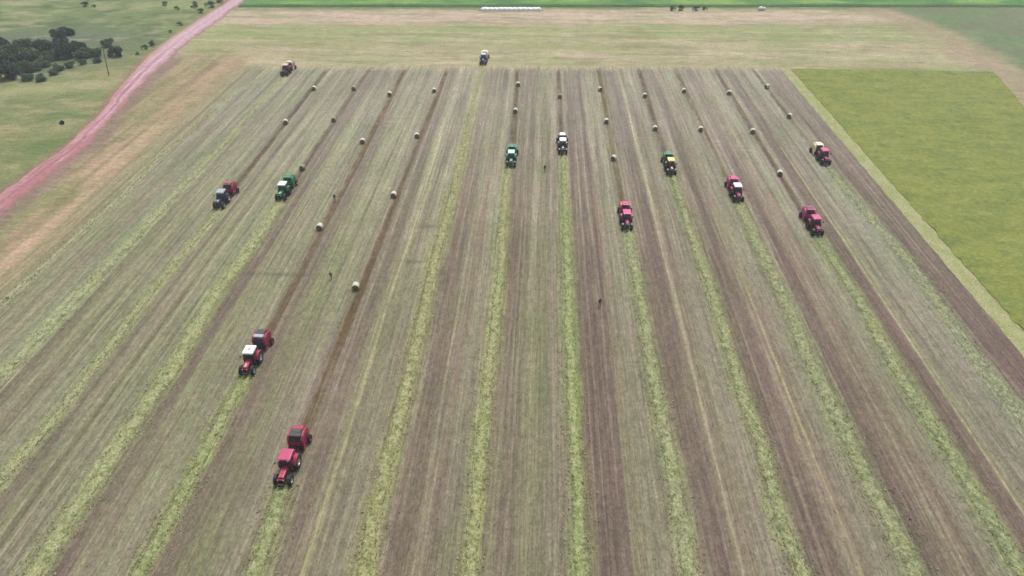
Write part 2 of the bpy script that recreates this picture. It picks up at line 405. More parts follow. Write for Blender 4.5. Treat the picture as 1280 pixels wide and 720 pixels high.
    # the pale grey-green band right of the last but one tractor
    m = sstep(at(1150, 442).x, at(1165, 442).x, X+n1)*(1-sstep(at(1212, 442).x, at(1222, 442).x, X+n1))
    col = mixc(col, (150, 152, 132), m*.6)
    for (p, hw, s) in [((0, 370), .5, .5), ((0, 393), .35, .5), ((0, 354), .6, .35), ((0, 415), .8, .35), ((0, 495), .7, .4), ((0, 540), .5, .35), ((60, 560), .5, .35), ((100, 590), .6, .3)]:
        m = np.exp(-((X-at(*p).x+n1*.5)/hw)**2)*s*np.clip(.8+n2*1.5, 0, 1.3)
        col = mixc(col, (104, 104, 88), np.clip(m, 0, 1))
    # wheel tracks
    for i, c in enumerate(cen[:-1]):
        for dx in (-1.05, 1.05):
            m = np.exp(-((X-c-dx+(vn(Y/30, Y*0, i)-.5)*.5)/.22)**2)*.28
            col = mixc(col, (122, 110, 100), m)
    ra = vn(X/.42, Y/140, 14); rb = vn(X/.30, Y/60, 15); rc = fbm(X/.9, Y/5, 16)
    inf = sstep(FL, FL+4, X)
    col = mixc(col, (170, 162, 140), .65*sstep(.70, .88, ra)*inf*np.clip(rc*1.7, 0, 1))
    col = mixc(col, (112, 100, 90), .55*(1-sstep(.10, .28, ra))*inf*np.clip(rc*1.7, 0, 1))
    col = mixc(col, (166, 166, 138), .40*sstep(.78, .95, rb)*inf*np.clip(rc*1.7, 0, 1))
    near = 1-sstep(45, 150, Y)
    col = mixc(col, (120, 106, 94), .46*near*(.55+.45*sstep(-75, -30, X))*np.clip(.75+n2*2+nm, 0, 1)*inf)
    # straw skirts under the windrows and the dark tracks where they were baled
    for k, wd in enumerate(WR):
        f = poly_x(wd[1]); yt = 999 if wd[4] is None else TP[wd[4]].y
        m = np.exp(-((X-f(Y)+n2*1.4)/(wd[2]*(1.45+.5*(k < 3))))**2)*(1-sstep(yt, yt+3, Y))*.85
        col = mixc(col, wd[3], np.clip(m*(1+n4*1.5), 0, 1))
    tr_ = []
    for t, p in TK.items():
        a = TP[t]; b = at(*p)
        xc = a.x+(b.x-a.x)*(Y-a.y)/(b.y-a.y)
        m = np.exp(-((X-xc+n1*.5+n4*.5)/.74)**4)*sstep(a.y+3, a.y+6, Y)*1.0
        c = (108, 90, 64) if t in (3, 4, 6) else ((112, 98, 66) if t in (8, 10) else (106, 91, 78))
        tr_.append((m*np.clip(.70+n4*1.3+n2*1.2+n3*.8, .3, 1), c))
        m = np.exp(-((X-xc-1.1)/.35)**2)*sstep(a.y+3, a.y+7, Y)*.35
        col = mixc(col, (168, 158, 134), m)
    # turned patches
    for (px, py, rx, ry, s) in [(540, 283, 2.6, .7, .5), (518, 327, 2.4, .6, .45), (340, 343, 6, .5, .5), (555, 352, .9, 2.4, .6), (553, 340, .7, 1, .5), (60, 560, 3, 5, .2)]:
        p = at(px, py); m = np.exp(-((X-p.x)/rx)**2-((Y-p.y)/ry)**2)*s
        col = mixc(col, (92, 88, 78), m)
    # far end paled in the tint, haze painted into the colour
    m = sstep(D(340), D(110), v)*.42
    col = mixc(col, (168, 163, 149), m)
    for m, c in tr_: col = mixc(col, c, np.clip(m, 0, 1))
    # fades into the headland
    m = sstep(D(90), D(82.5), v+n2*7+n4*3)
    col = mixc(col, (181, 171, 141), m)
    # left edge
    m = 1-sstep(FL-1, FL+7, X+n1*7+n3*5)
    col = mixc(col, (164, 152, 120), m)
    m = sstep(FL+2, FL+7, X)*(1-sstep(FL+5, FL+13, X))*.16
    col = mixc(col, (118, 124, 98), m)
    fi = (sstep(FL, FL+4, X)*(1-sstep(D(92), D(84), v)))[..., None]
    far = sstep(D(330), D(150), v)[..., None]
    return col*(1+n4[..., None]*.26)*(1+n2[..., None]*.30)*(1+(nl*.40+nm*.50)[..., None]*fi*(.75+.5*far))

gx = np.arange(FL-.4, FR+.3, .17)
ys = [24.0]
while ys[-1] < 232: ys.append(ys[-1]+.38+max(0, ys[-1]-60)*.004)
gy = np.array(ys)
X, Y = np.meshgrid(gx, gy)
X0 = X.copy()
Z = .014+np.clip((fbm(X/.5, Y/2.2, 77)-.45), 0, 1)*.10*(1-sstep(150, 215, Y))
# clip the far edge along the headland line
keep = hy(X, Y)
Yc = np.minimum(Y, (D(82)+X*sy_)/cy)
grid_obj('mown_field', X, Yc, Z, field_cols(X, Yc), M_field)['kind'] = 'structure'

# yellowish unraked strip along the standing grass, then the standing grass plot itself
def strip_grid(fl, fr, y0, y1, dy, nx, z=.03, jit=0., seed=0):
    yy = np.arange(y0, y1, dy); t = np.linspace(0, 1, nx)
    l = fl(yy)+(fbm(yy/3, yy*0, seed)-.5)*jit; r = fr(yy)+(fbm(yy/3, yy*0, seed+5)-.5)*jit
    X = l[:, None]*(1-t)+r[:, None]*t; Y = np.repeat(yy[:, None], nx, 1)
    return X, Y
pe = poly_x([(975, 85), (1272, 437)])
X, Y = strip_grid(lambda y: np.full_like(y, FR-.2), lambda y: np.full_like(y, FR+2.9), 24, D(83), .5, 14, jit=.5, seed=3)
t = np.linspace(0, 1, X.shape[1])[None, :]
Z = .03+.16*np.sin(PI*np.clip(t, 0, 1))**.6*fbm(X/.5, Y/.5, 6)
c = mixc(mixc(np.ones(X.shape+(3,)), (182, 182, 138), X*0+1), (168, 174, 120), sstep(.4, .6, fbm(X/1.2, Y/2, 7)))
o = grid_obj('grass_strip', X, Y, Z, c, M_wind); o['kind'] = 'structure'
PR = poly_x([(1236, 84), (1262, 112), (1280, 134), (1400, 230)])
PX0 = FR+3.0
yy = np.arange(24, D(84.5)+2, .8)
rr_ = np.minimum(PR(yy), 330)
rr_ = np.where(yy < at(1400, 230).y, PR(at(1400, 230).y), rr_)
t = np.linspace(0, 1, 240)**1.15
X = PX0+(rr_[:, None]-PX0)*t; Y = np.repeat(yy[:, None], 240, 1)
Y = np.minimum(Y, (D(84.8)+X*sy_)/cy)
X[:, :4] += ((fbm(yy/1.5, yy*0, 9)-.5)*1.5)[:, None]*np.array([1, .8, .5, .2])
Z = .36+(fbm(X/1.5, Y/1.5, 31)-.5)*.22+(fbm(X/12, Y/8, 32)-.5)*.2
Z = Z*np.clip((X-PX0+.3)/1.6, 0, 1)**.8
Z[:, 0] = .02; Z[:, -1] = .02; Z[0] = .02
top = np.isclose(Y, (D(84.8)+X*sy_)/cy); Z = np.where(top, .02, Z)
c = np.ones(X.shape+(3,))*np.array(alb((140, 149, 78)))
c = mixc(c, (142, 149, 80), .5*sstep(-.05, .18, fbm(X/8+(Y/30), Y/5, 33)-.5))
c = mixc(c, (128, 143, 78), .6*sstep(0, .16, fbm(X/6, Y/4, 36)-.5))
c = mixc(c, (110, 130, 74), .55*sstep(.06, .2, fbm(X/3.5, Y/1.8, 38)-.5))
c = mixc(c, (152, 157, 94), .4*sstep(.06, .2, fbm(X/3, Y/1.6, 39)-.5))
o = grid_obj('standing_grass', X, Y, Z, c, M_crop); tag(o, 'tall yellow-green standing grass plot right of the mown field', 'grass', kind='stuff')
# far bright green crop
uu = np.arange(-112, 240, 1.0); vv = np.arange(D(9.2), 420, 1.2)
U, Vv = np.meshgrid(uu, vv)
Vv = Vv.copy(); Vv[0] += (fbm(U[0]/3, U[0]*0, 4)-.5)*1.5
X = U*cy-Vv*sy_; Y = U*sy_+Vv*cy
Z = .75+(fbm(U/2, Vv/2, 45)-.5)*.5; Z[0] = .02; Z[-1] = .02; Z[:, 0] = .02; Z[:, -1] = .02
c = np.ones(X.shape+(3,))*np.array(alb((106, 152, 84)))
c = mixc(c, (142, 178, 94), .8*sstep(0, .14, fbm(U/22, Vv/7, 46)-.5))
c = mixc(c, (74, 132, 76), sstep(.02, .16, fbm(U/16+9, Vv/5, 49)-.5)*.8)
c = mixc(c, (88, 122, 78), 1-sstep(D(9.2)+1, D(7.5), Vv))
o = grid_obj('green_crop', X, Y, Z, c, M_crop); tag(o, 'bright green crop growing beyond the bare track at the far edge', 'crop', kind='stuff')

# red dirt road: cambered strip with ruts
yy = np.arange(95, 420, .8)
t = np.linspace(0, 1, 26)
l, r = road_l(yy), road_r(yy)
l = l+(fbm(yy/3, yy*0, 70)-.5)*1.0; r = r+(fbm(yy/5, yy*0, 75)-.5)*1.8
X = l[:, None]*(1-t)+r[:, None]*t; Y = np.repeat(yy[:, None], 26, 1)
T = np.repeat(t[None, :], len(yy), 0)
rut = np.exp(-((T-.30)/.07)**2)+np.exp(-((T-.62)/.07)**2)
Z = .05+.10*np.sin(PI*T)-.05*rut; Z[:, 0] = .006; Z[:, -1] = .006
c = np.ones(X.shape+(3,))*np.array(alb((182, 128, 132)))
c = mixc(c, (200, 150, 156), sstep(0, .2, fbm(X/4, Y/12, 71)-.5))
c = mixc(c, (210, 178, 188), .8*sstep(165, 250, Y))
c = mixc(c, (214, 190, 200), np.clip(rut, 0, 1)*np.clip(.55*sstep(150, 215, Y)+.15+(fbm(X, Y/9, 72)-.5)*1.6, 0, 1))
c = mixc(c, (206, 160, 140), .6*np.exp(-((T-.07)/.06)**2))
c = mixc(c, (156, 124, 114), .85*sstep(.76, .98, T+(fbm(X/1.5, Y/2, 78)-.5)*.25)+.6*(1-sstep(0, .05, T)))
c = mixc(c, (158, 112, 118), .5*np.exp(-((T-.46)/.06)**2)*(1-sstep(200, 250, Y)))
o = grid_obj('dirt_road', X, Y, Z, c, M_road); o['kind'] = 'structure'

# ------------------------------------------------------------------ windrows
names = ['thin straw windrow along the left edge of the mown field',
 'green windrow ahead of the small red tractor nearest the far left corner',
 'green windrow ahead of the navy tractor pulling a red baler',
 'wide green windrow ahead of the white-roofed green tractor on the left',
 'green windrow ahead of the red tractor whose white roof has a dark hatch',
 'short green windrow ahead of the nearest red tractor at the bottom',
 'long yellow-green windrow ahead of the blue tractor at the headland',
 'yellow-green windrow ahead of the mint-roofed green tractor',
 'bright green windrow ahead of the white-roofed dark green tractor',
 'green windrow ahead of the magenta-roofed tractor in the middle of the field',
 'green windrow ahead of the yellow-roofed tractor',
 'wide green windrow ahead of the white-roofed red tractor on the right',
 'green windrow ahead of the dark red tractor nearest the standing grass',
 'flat pale windrow ahead of the tractor pulling a cream baler']
for k, (nm, pts, hw, c0, ti) in enumerate(WR):
    f = poly_x(pts)
    y1 = D(86) if ti is None else TP[ti].y+1.5
    y0 = max(25, (90 if k == 0 else 25))
    yy = [y0]
    while yy[-1] < y1: yy.append(yy[-1]+.16+max(0, yy[-1]-60)*.0022)
    yy = np.array(yy); nx = 17; t = np.linspace(-1, 1, nx)
    xs = f(yy)
    xs = np.convolve(np.pad(xs, 30, mode='edge'), np.ones(61)/61, 'valid')
    xs = xs+(fbm(yy/2.4, yy*0, 100+k)-.5)*hw*.75
    wl = hw*(.50+.85*fbm(yy/.8, yy*0, 200+k)); wr = hw*(.50+.85*fbm(yy/.8, yy*0, 300+k))
    wv = np.where(t[None, :] < 0, wl[:, None], wr[:, None])
    wv = wv*(.92-.40*sstep(90, 200, yy))[:, None]
    X = xs[:, None]+t[None, :]*wv; Y = np.repeat(yy[:, None], nx, 1)
    X = X+(fbm(X/.3, Y/.3, 400+k)-.5)*.3
    H = .34*min(1, hw/.85)*(1.0 if k != 13 else .45)
    Z = .02+H*np.clip(1-t[None, :]**2, 0, 1)**.7*(.22+1.2*fbm(X/.34, Y/.42, 500+k))*(1-.4*sstep(100, 200, Y))
    Z[:, 0] = .012; Z[:, -1] = .012
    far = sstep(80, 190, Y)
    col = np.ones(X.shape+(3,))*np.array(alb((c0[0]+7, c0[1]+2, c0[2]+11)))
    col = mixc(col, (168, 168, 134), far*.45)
    n = fbm(X/.45, Y/.55, 600+k)
    col = mixc(col, (184, 184, 144), .8*sstep(.5, .70, n))
    col = mixc(col, (118, 128, 88), .7*(1-sstep(.28, .46, n)))
    col = mixc(col, (168, 168, 108), .35*sstep(.55, .7, fbm(X/1.5, Y/3, 700+k)))
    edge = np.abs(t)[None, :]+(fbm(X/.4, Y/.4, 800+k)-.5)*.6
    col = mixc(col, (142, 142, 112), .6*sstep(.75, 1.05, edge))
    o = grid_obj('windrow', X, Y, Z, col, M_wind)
    tag(o, names[k], 'windrow', 'windrows of cut hay')

# loose hay and straw lying over the stubble, thickest beside the windrows
rg = np.random.default_rng(5)
N = 90000
lx = []; ly = []; lc = []
yy = 28+150*rg.random(N)**1.5
for k, wd in enumerate(WR):
    n_ = int(N*.045); y_ = yy[rg.integers(0, N, n_)]
    lim = D(88) if wd[4] is None else TP[wd[4]].y
    x_ = poly_x(wd[1])(y_)+rg.normal(0, 1, n_)*wd[2]*1.15
    ok = (y_ < lim) & (x_ > FL+1) & (x_ < FR-.5)
    lx.append(x_[ok]); ly.append(y_[ok]); lc.append(np.zeros(ok.sum()))
n_ = int(N*.16); lx.append(FL+1+(FR-FL-2)*rg.random(n_)); ly.append(yy[:n_]); lc.append(np.ones(n_))
lx = np.concatenate(lx); ly = np.concatenate(ly); lc = np.concatenate(lc); n_ = len(lx)
sz = rg.uniform(.05, .17, n_)*(1-.25*lc); an = rg.normal(PI/2, .75, n_); hz = .05+.20*rg.random(n_)*(1-.7*lc)
dx, dy = np.cos(an)*sz, np.sin(an)*sz; ex, ey = -np.sin(an)*sz*.45, np.cos(an)*sz*.45
tl = rg.normal(0, .05, (n_, 4))
q = np.stack([np.stack([lx-dx, ly-dy, hz+tl[:, 0]], -1), np.stack([lx+ex, ly+ey, hz+.05+tl[:, 1]*.5], -1), np.stack([lx+dx, ly+dy, hz+tl[:, 2]], -1), np.stack([lx-ex, ly-ey, hz-.03], -1)], 1)
me = bpy.data.meshes.new('loose_hay'); me.vertices.add(n_*4); me.vertices.foreach_set('co', q.astype(np.float32).ravel())
me.loops.add(n_*4); me.loops.foreach_set('vertex_index', np.arange(n_*4, dtype=np.int32)); me.polygons.add(n_)
me.polygons.foreach_set('loop_start', np.arange(0, n_*4, 4, dtype=np.int32)); me.polygons.foreach_set('loop_total', np.full(n_, 4, dtype=np.int32)); me.update(calc_edges=True)
pal = np.array([alb((182, 180, 138)), alb((150, 160, 104)), alb((112, 118, 78)), alb((190, 176, 142))])
a = me.color_attributes.new('tint', 'FLOAT_COLOR', 'POINT'); cc = np.repeat(pal[rg.integers(0, 4, n_)], 4, 0)
a.data.foreach_set('color', np.concatenate([cc, np.ones((n_*4, 1))], 1).astype(np.float32).ravel()); me.materials.append(M_wind)
o = bpy.data.objects.new('loose_hay', me); C.objects.link(o); tag(o, 'loose wisps of cut hay scattered over the stubble', 'hay', kind='stuff')

# ------------------------------------------------------------------ haze
def haze(density):
    bm = bmesh.new(); bmesh.ops.create_cube(bm, size=1)
    for v in bm.verts: v.co = Vector((v.co.x*1100, v.co.y*900+360, (v.co.z+.5)*77-1.5))
    m = bpy.data.materials.new('haze'); m.use_nodes = True; n = m.node_tree; n.nodes.clear()
    o_ = n.nodes.new('ShaderNodeOutputMaterial'); v = n.nodes.new('ShaderNodeVolumePrincipled')
    v.inputs['Color'].default_value = (.93, .95, 1, 1); v.inputs['Density'].default_value = density; v.inputs['Anisotropy'].default_value = .2
    n.links.new(v.outputs[0], o_.inputs['Volume'])
    tag(obj('haze', bm, m), 'thin pale haze over the far end of the fields', 'haze', kind='stuff')
HAZE = .0003
if HAZE: haze(HAZE)

# ------------------------------------------------------------------ mesh helpers
def box(bm, x0, x1, y0, y1, z0, z1, bev=0., top=None):
    """box; top=(sx, sy, dy) scales the top face about its centre"""
    vs = []
    cx, cyy = (x0+x1)/2, (y0+y1)/2
    for z in (z0, z1):
        for (x, y) in ((x0, y0), (x1, y0), (x1, y1), (x0, y1)):
            if z == z1 and top:
                x = cx+(x-cx)*top[0]; y = cyy+(y-cyy)*top[1]+top[2]
            vs.append(bm.verts.new((x, y, z)))
    fs = [bm.faces.new([vs[i] for i in q]) for q in ((3, 2, 1, 0), (4, 5, 6, 7), (0, 1, 5, 4), (1, 2, 6, 5), (2, 3, 7, 6), (3, 0, 4, 7))]
    if bev:
        ed = list({e for f_ in fs for e in f_.edges})
        bmesh.ops.bevel(bm, geom=ed, offset=bev, segments=2, affect='EDGES', profile=.6)
    return bm
def cyl(bm, c, r, h, axis='X', n=28, r2=None):
    mt = {'X': Matrix.Rotation(PI/2, 4, 'Y'), 'Y': Matrix.Rotation(PI/2, 4, 'X'), 'Z': Matrix.Identity(4)}[axis]
    bmesh.ops.create_cone(bm, cap_ends=True, segments=n, radius1=r, radius2=r if r2 is None else r2, depth=h, matrix=Matrix.Translation(c) @ mt)
    return bm
def tube(bm, a, b, r, n=8):
    a = Vector(a); b = Vector(b); d = b-a
    q = d.to_track_quat('Z', 'Y').to_matrix().to_4x4()
    bmesh.ops.create_cone(bm, cap_ends=True, segments=n, radius1=r, radius2=r, depth=d.length, matrix=Matrix.Translation((a+b)/2) @ q)
def prism(bm, prof, x0, x1, bev=0.):
    """profile of (y, z) extruded along X"""
    a = [bm.verts.new((x0, y, z)) for y, z in prof]; b = [bm.verts.new((x1, y, z)) for y, z in prof]
    n = len(prof)
    fs = [bm.faces.new(a), bm.faces.new(b[::-1])]
    for i in range(n): fs.append(bm.faces.new((a[(i+1) % n], a[i], b[i], b[(i+1) % n])))
    if bev:
        ed = [e for e in {e for f_ in fs[:2] for e in f_.edges}]
        bmesh.ops.bevel(bm, geom=ed, offset=bev, segments=2, affect='EDGES')
    bmesh.ops.recalc_face_normals(bm, faces=bm.faces)
    return bm
def revolve(bm, prof, cx, cyc, cz, n=36, lug=0., lugn=20):
    """profile (x offset, radius) round the X axis"""
    rings = []
    for i in range(n):
        a = 2*PI*i/n; ring = []
        for (x, r) in prof: ring.append(bm.verts.new((cx+x, cyc+r*math.cos(a), cz+r*math.sin(a))))
        rings.append(ring)
    for i in range(n):
        for j in range(len(prof)-1):
            bm.faces.new((rings[i][j], rings[i][j+1], rings[(i+1) % n][j+1], rings[(i+1) % n][j]))
    return bm
def wheel(name, parent, x, y, r, w_, rim_m, side):
    """tyre mesh with lugs and a child rim; side = +1 outwards to +X"""
    bm = bmesh.new(); ri = r*.56
    revolve(bm, [(-w_/2*.8, ri), (-w_/2, ri*1.25), (-w_/2, r*.9), (-w_*.36, r*.965), (0, r*.985), (w_*.36, r*.965), (w_/2, r*.9), (w_/2, ri*1.25), (w_/2*.8, ri)], x, y, r)
    nl = 18
    for i in range(nl):
        for s in (-1, 1):
            a = 2*PI*(i+(.5 if s > 0 else 0))/nl
            b2 = bmesh.new(); box(b2, 0.01*s, s*w_*.49, -r*.045, r*.045, -.03, .045) if s > 0 else box(b2, s*w_*.49, 0.01*s, -r*.045, r*.045, -.03, .045)
            mt = Matrix.Translation((x, y, r)) @ Matrix.Rotation(a, 4, 'X') @ Matrix.Translation((0, 0, r*.955)) @ Matrix.Rotation(s*R(28), 4, 'Z')
            b2.transform(mt)
            me = bpy.data.meshes.new('t'); b2.to_mesh(me); b2.free(); bm.from_mesh(me); bpy.data.meshes.remove(me)
    wh = obj(name, bm, M_tyre, parent, smooth=False)
    bm = bmesh.new()
    revolve(bm, [(side*w_*.30, 0.001), (side*w_*.30, r*.15), (side*w_*.12, r*.2), (side*w_*.10, ri*.85), (side*w_*.40, ri*.97), (side*w_*.40, ri*1.02), (-side*w_*.40, ri*1.0), (-side*w_*.40, 0.001)], x, y, r, n=28)
    obj('rim', bm, rim_m, wh, smooth=False)
    return wh

def make_tractor(body_m, roof_m, rim_m, hood_m=None, hatch=None, highlight_m=None, s=1.0):
    t = empty('tractor')
    hood_m = hood_m or body_m
    # hood: tapered, rounded nose
    bm = bmesh.new()
    box(bm, -.40, .40, -.62, 1.34, .98, 1.66, .09, top=(.84, .94, .06))
    box(bm, -.36, .36, -.70, -.60, 1.0, 1.45, .03)
    h = obj('hood', bm, hood_m, t)
    bm = bmesh.new(); box(bm, -.27, .27, -.735, -.703, 1.04, 1.38, .01)
    for i in range(5): box(bm, -.26, .26, -.752, -.737, 1.07+i*.06, 1.09+i*.06)
    obj('grille', bm, M_black, h)
    for s_ in (-1, 1):
        bm = bmesh.new(); box(bm, s_*.34-.055, s_*.34+.055, -.728, -.703, 1.36, 1.44, .008)
        obj('headlight', bm, M_lamp, h)
        bm = bmesh.new()
        for i in range(4): box(bm, s_*.407-.008, s_*.407+.008, -.25+i*.28, -.05+i*.28, 1.12, 1.42)
        obj('side_vent', bm, M_black, h)
    bm = bmesh.new()                          # pale strip on top of the bonnet, a highlight painted as colour
    box(bm, -.10, .10, -.38, .35, 1.664, 1.672)
    obj('hood_highlight', bm, highlight_m or M_grey, h)
    # chassis and engine block
    bm = bmesh.new()
    box(bm, -.26, .26, -.55, 3.0, .62, .975, .03)
    box(bm, -.80, .80, -.10, .10, .58, .72, .02)
    box(bm, -.85, .85, 2.5, 2.72, .78, 1.02, .03)
    box(bm, -.32, .32, 3.0, 3.25, .55, 1.05, .03)
    tube(bm, (-.3, 3.2, .6), (-.45, 3.95, .5), .035); tube(bm, (.3, 3.2, .6), (.45, 3.95, .5), .035)
    obj('chassis', bm, M_iron, t)
    bm = bmesh.new()
    for i in range(9): box(bm, -.36+i*.08, -.30+i*.08, -1.05, -.72, .58, .95, .01)
    obj('front_weights', bm, M_iron, t)
    for s_ in (-1, 1):
        bm = bmesh.new(); box(bm, s_*.62-.16, s_*.62+.16, 1.35, 1.95, .48, .92, .05); obj('fuel_tank', bm, M_black, t)
        bm = bmesh.new()
        for i in range(3): box(bm, s_*.80-.10, s_*.80+.10, 1.62+i*.03, 1.86+i*.03, .42+i*.22, .45+i*.22)
        tube(bm, (s_*.9, 1.62, .4), (s_*.82, 1.72, 1.0), .015); obj('steps', bm, M_iron, t)
    # fenders arching over the rear wheels
    for s_ in (-1, 1):
        bm = bmesh.new(); pr = []
        for i in range(11):
            a = R(15+i*14.5); pr.append((2.62-math.cos(a)*1.0, .92+math.sin(a)*1.0))
        inn = [(2.62+(y-2.62)*.95, .92+(z-.92)*.95) for y, z in pr[::-1]]
        prism(bm, pr+inn, s_*.62, s_*1.14)
        obj('fender', bm, body_m, t)
        bm = bmesh.new(); pr = [(-.55, .95), (-.35, 1.28), (0, 1.40), (.35, 1.28), (.55, .95)]
        inn = [(y*.93, (z-.65)*.95+.65) for y, z in pr[::-1]]
        prism(bm, pr+inn, s_*.66, s_*1.03); obj('mudguard', bm, M_black, t)
    # cab
    bm = bmesh.new(); box(bm, -.62, .62, 1.36, 2.88, 1.0, 2.56, .05, top=(1.08, .96, .02)); cab = obj('cab_glazing', bm, M_glass, t)
    bm = bmesh.new()
    for (x, y) in ((-.64, 1.36), (.64, 1.36), (-.66, 2.2), (.66, 2.2), (-.64, 2.86), (.64, 2.86)):
        tube(bm, (x, y, 1.0), (x*1.06, y+.02, 2.6), .04)
    box(bm, -.66, .66, 1.33, 2.92, .96, 1.12, .03)
    obj('cab_frame', bm, M_black, t)
    bm = bmesh.new(); box(bm, -.80, .80, 1.14, 3.02, 2.585, 2.83, .09, top=(.93, .93, 0))
    rf = obj('roof', bm, roof_m, t)
    if hatch:
        bm = bmesh.new(); box(bm, -.20, .24, 1.85, 2.35, 2.832, 2.86, .01); obj('roof_hatch', bm, hatch, rf)
    for s_ in (-1, 1):
        bm = bmesh.new(); box(bm, s_*.58-.09, s_*.58+.09, 1.115, 1.15, 2.64, 2.74, .01); obj('work_light', bm, M_lamp, rf)
        bm = bmesh.new(); tube(bm, (s_*.68, 1.36, 2.2), (s_*1.12, 1.2, 2.2), .018); box(bm, s_*1.14-.09, s_*1.14+.09, 1.16, 1.20, 1.95, 2.28, .01)
        obj('mirror', bm, M_black, t)
    bm = bmesh.new(); tube(bm, (.50, 1.18, 1.2), (.50, 1.18, 2.45), .055, 12); tube(bm, (.50, 1.18, 2.43), (.50, 1.25, 2.60), .035, 10)
    obj('exhaust', bm, M_iron, t)
    for s_ in (-1, 1):
        wheel('wheel', t, s_*.86, 0, .64, .42, rim_m, s_)
        wheel('wheel', t, s_*.92, 2.62, .90, .52, rim_m, s_)
    t.scale = (s, s, s)
    return t

def make_baler(body_m, top_m, tail_m, rim_m, front_m=None, shield_m=None):
    """round baler, drawbar eye at the origin, trailing towards +Y"""
    b = empty('round_baler')
    bm = bmesh.new()
    tube(bm, (0, -.05, .52), (-.42, 1.3, .70), .06); tube(bm, (0, -.05, .52), (.42, 1.3, .70), .06)
    obj('drawbar', bm, M_iron, b)
    bm = bmesh.new(); tube(bm, (0, -.55, .62), (0, 1.2, .95), .07, 12); obj('drive_shaft', bm, M_iron, b)
    bm = bmesh.new(); tube(bm, (-1.12, 2.75, .5), (1.12, 2.75, .5), .06); obj('axle', bm, M_iron, b)
    # chamber: rounded profile, front half and tailgate
    def arc(cy_, cz_, r, a0, a1, n):
        return [(cy_+r*math.cos(R(a0+(a1-a0)*i/n)), cz_+r*math.sin(R(a0+(a1-a0)*i/n))) for i in range(n+1)]
    front = [(2.60, .50), (1.55, .55), (1.20, .95), (1.22, 1.55)] + arc(2.25, 1.55, .92, 165, 92, 6) + [(2.60, 2.46)]
    bm = bmesh.new(); prism(bm, front, -.66, .66, .03); obj('bale_chamber', bm, M_belt, b)
    rear = [(2.62, 2.46)] + arc(2.75, 1.48, .98, 82, -50, 10) + [(2.62, .56)]
    bm = bmesh.new(); prism(bm, rear, -.70, .70, .04); tg = obj('tailgate', bm, tail_m, b)
    bm = bmesh.new()
    for i in range(5): box(bm, -.60+i*.26, -.46+i*.26, 2.66, 3.18, 2.462+0*i, 2.472)
    bmesh.ops.rotate(bm, cent=(0, 2.66, 2.46), matrix=Matrix.Rotation(R(-13), 3, 'X'), verts=bm.verts)
    obj('belts', bm, M_belt, tg)
    for s_ in (-1, 1):
        side = [(1.35, .62), (1.10, 1.05), (1.16, 1.85), (1.55, 2.30), (2.45, 2.42), (3.25, 2.16), (3.66, 1.55), (3.42, .85), (2.9, .60)]
        bm = bmesh.new(); prism(bm, side, s_*.705, s_*1.02, .09)
        sp = obj('side_panel', bm, body_m, b)
        bm = bmesh.new(); box(bm, s_*1.024-.008, s_*1.024+.008, 1.5, 3.2, 1.42, 1.62); obj('trim_stripe', bm, M_black, sp)
        bm = bmesh.new(); box(bm, s_*.92-.07, s_*.92+.07, 3.60, 3.64, 1.2, 1.4, .01) ; obj('tail_light', bm, M_red, sp)
    bm = bmesh.new(); box(bm, -.72, .72, 1.30, 1.98, 2.20, 2.52, .08); obj('net_box', bm, top_m, b)
    bm = bmesh.new(); box(bm, -.62, .62, 1.99, 2.58, 2.47, 2.52, .02); obj('top_cover', bm, front_m or M_belt, b)
    bm = bmesh.new(); prism(bm, [(1.12, .96), (1.19, 1.5), (1.24, 1.5), (1.17, .94)], -.64, .64); obj('front_shield', bm, shield_m or body_m, b)
    # pickup reel with tines
    bm = bmesh.new(); cyl(bm, (0, 1.35, .36), .20, 1.9, 'X', 16)
    for j in range(22):
        for k in range(4):
            a = k*PI/2+j*.3; x = -.92+j*.0876
            tube(bm, (x, 1.35+.18*math.cos(a), .36+.18*math.sin(a)), (x, 1.35+.31*math.cos(a), .36+.31*math.sin(a)), .009, 4)
    obj('pickup_reel', bm, M_iron, b)
    for s_ in (-1, 1):
        bm = bmesh.new(); box(bm, s_*.99-.03, s_*.99+.03, 1.05, 1.75, .15, .62, .02); obj('pickup_guard', bm, body_m, b)
        wheel('wheel', b, s_*1.22, 2.75, .52, .36, rim_m, s_)
    return b

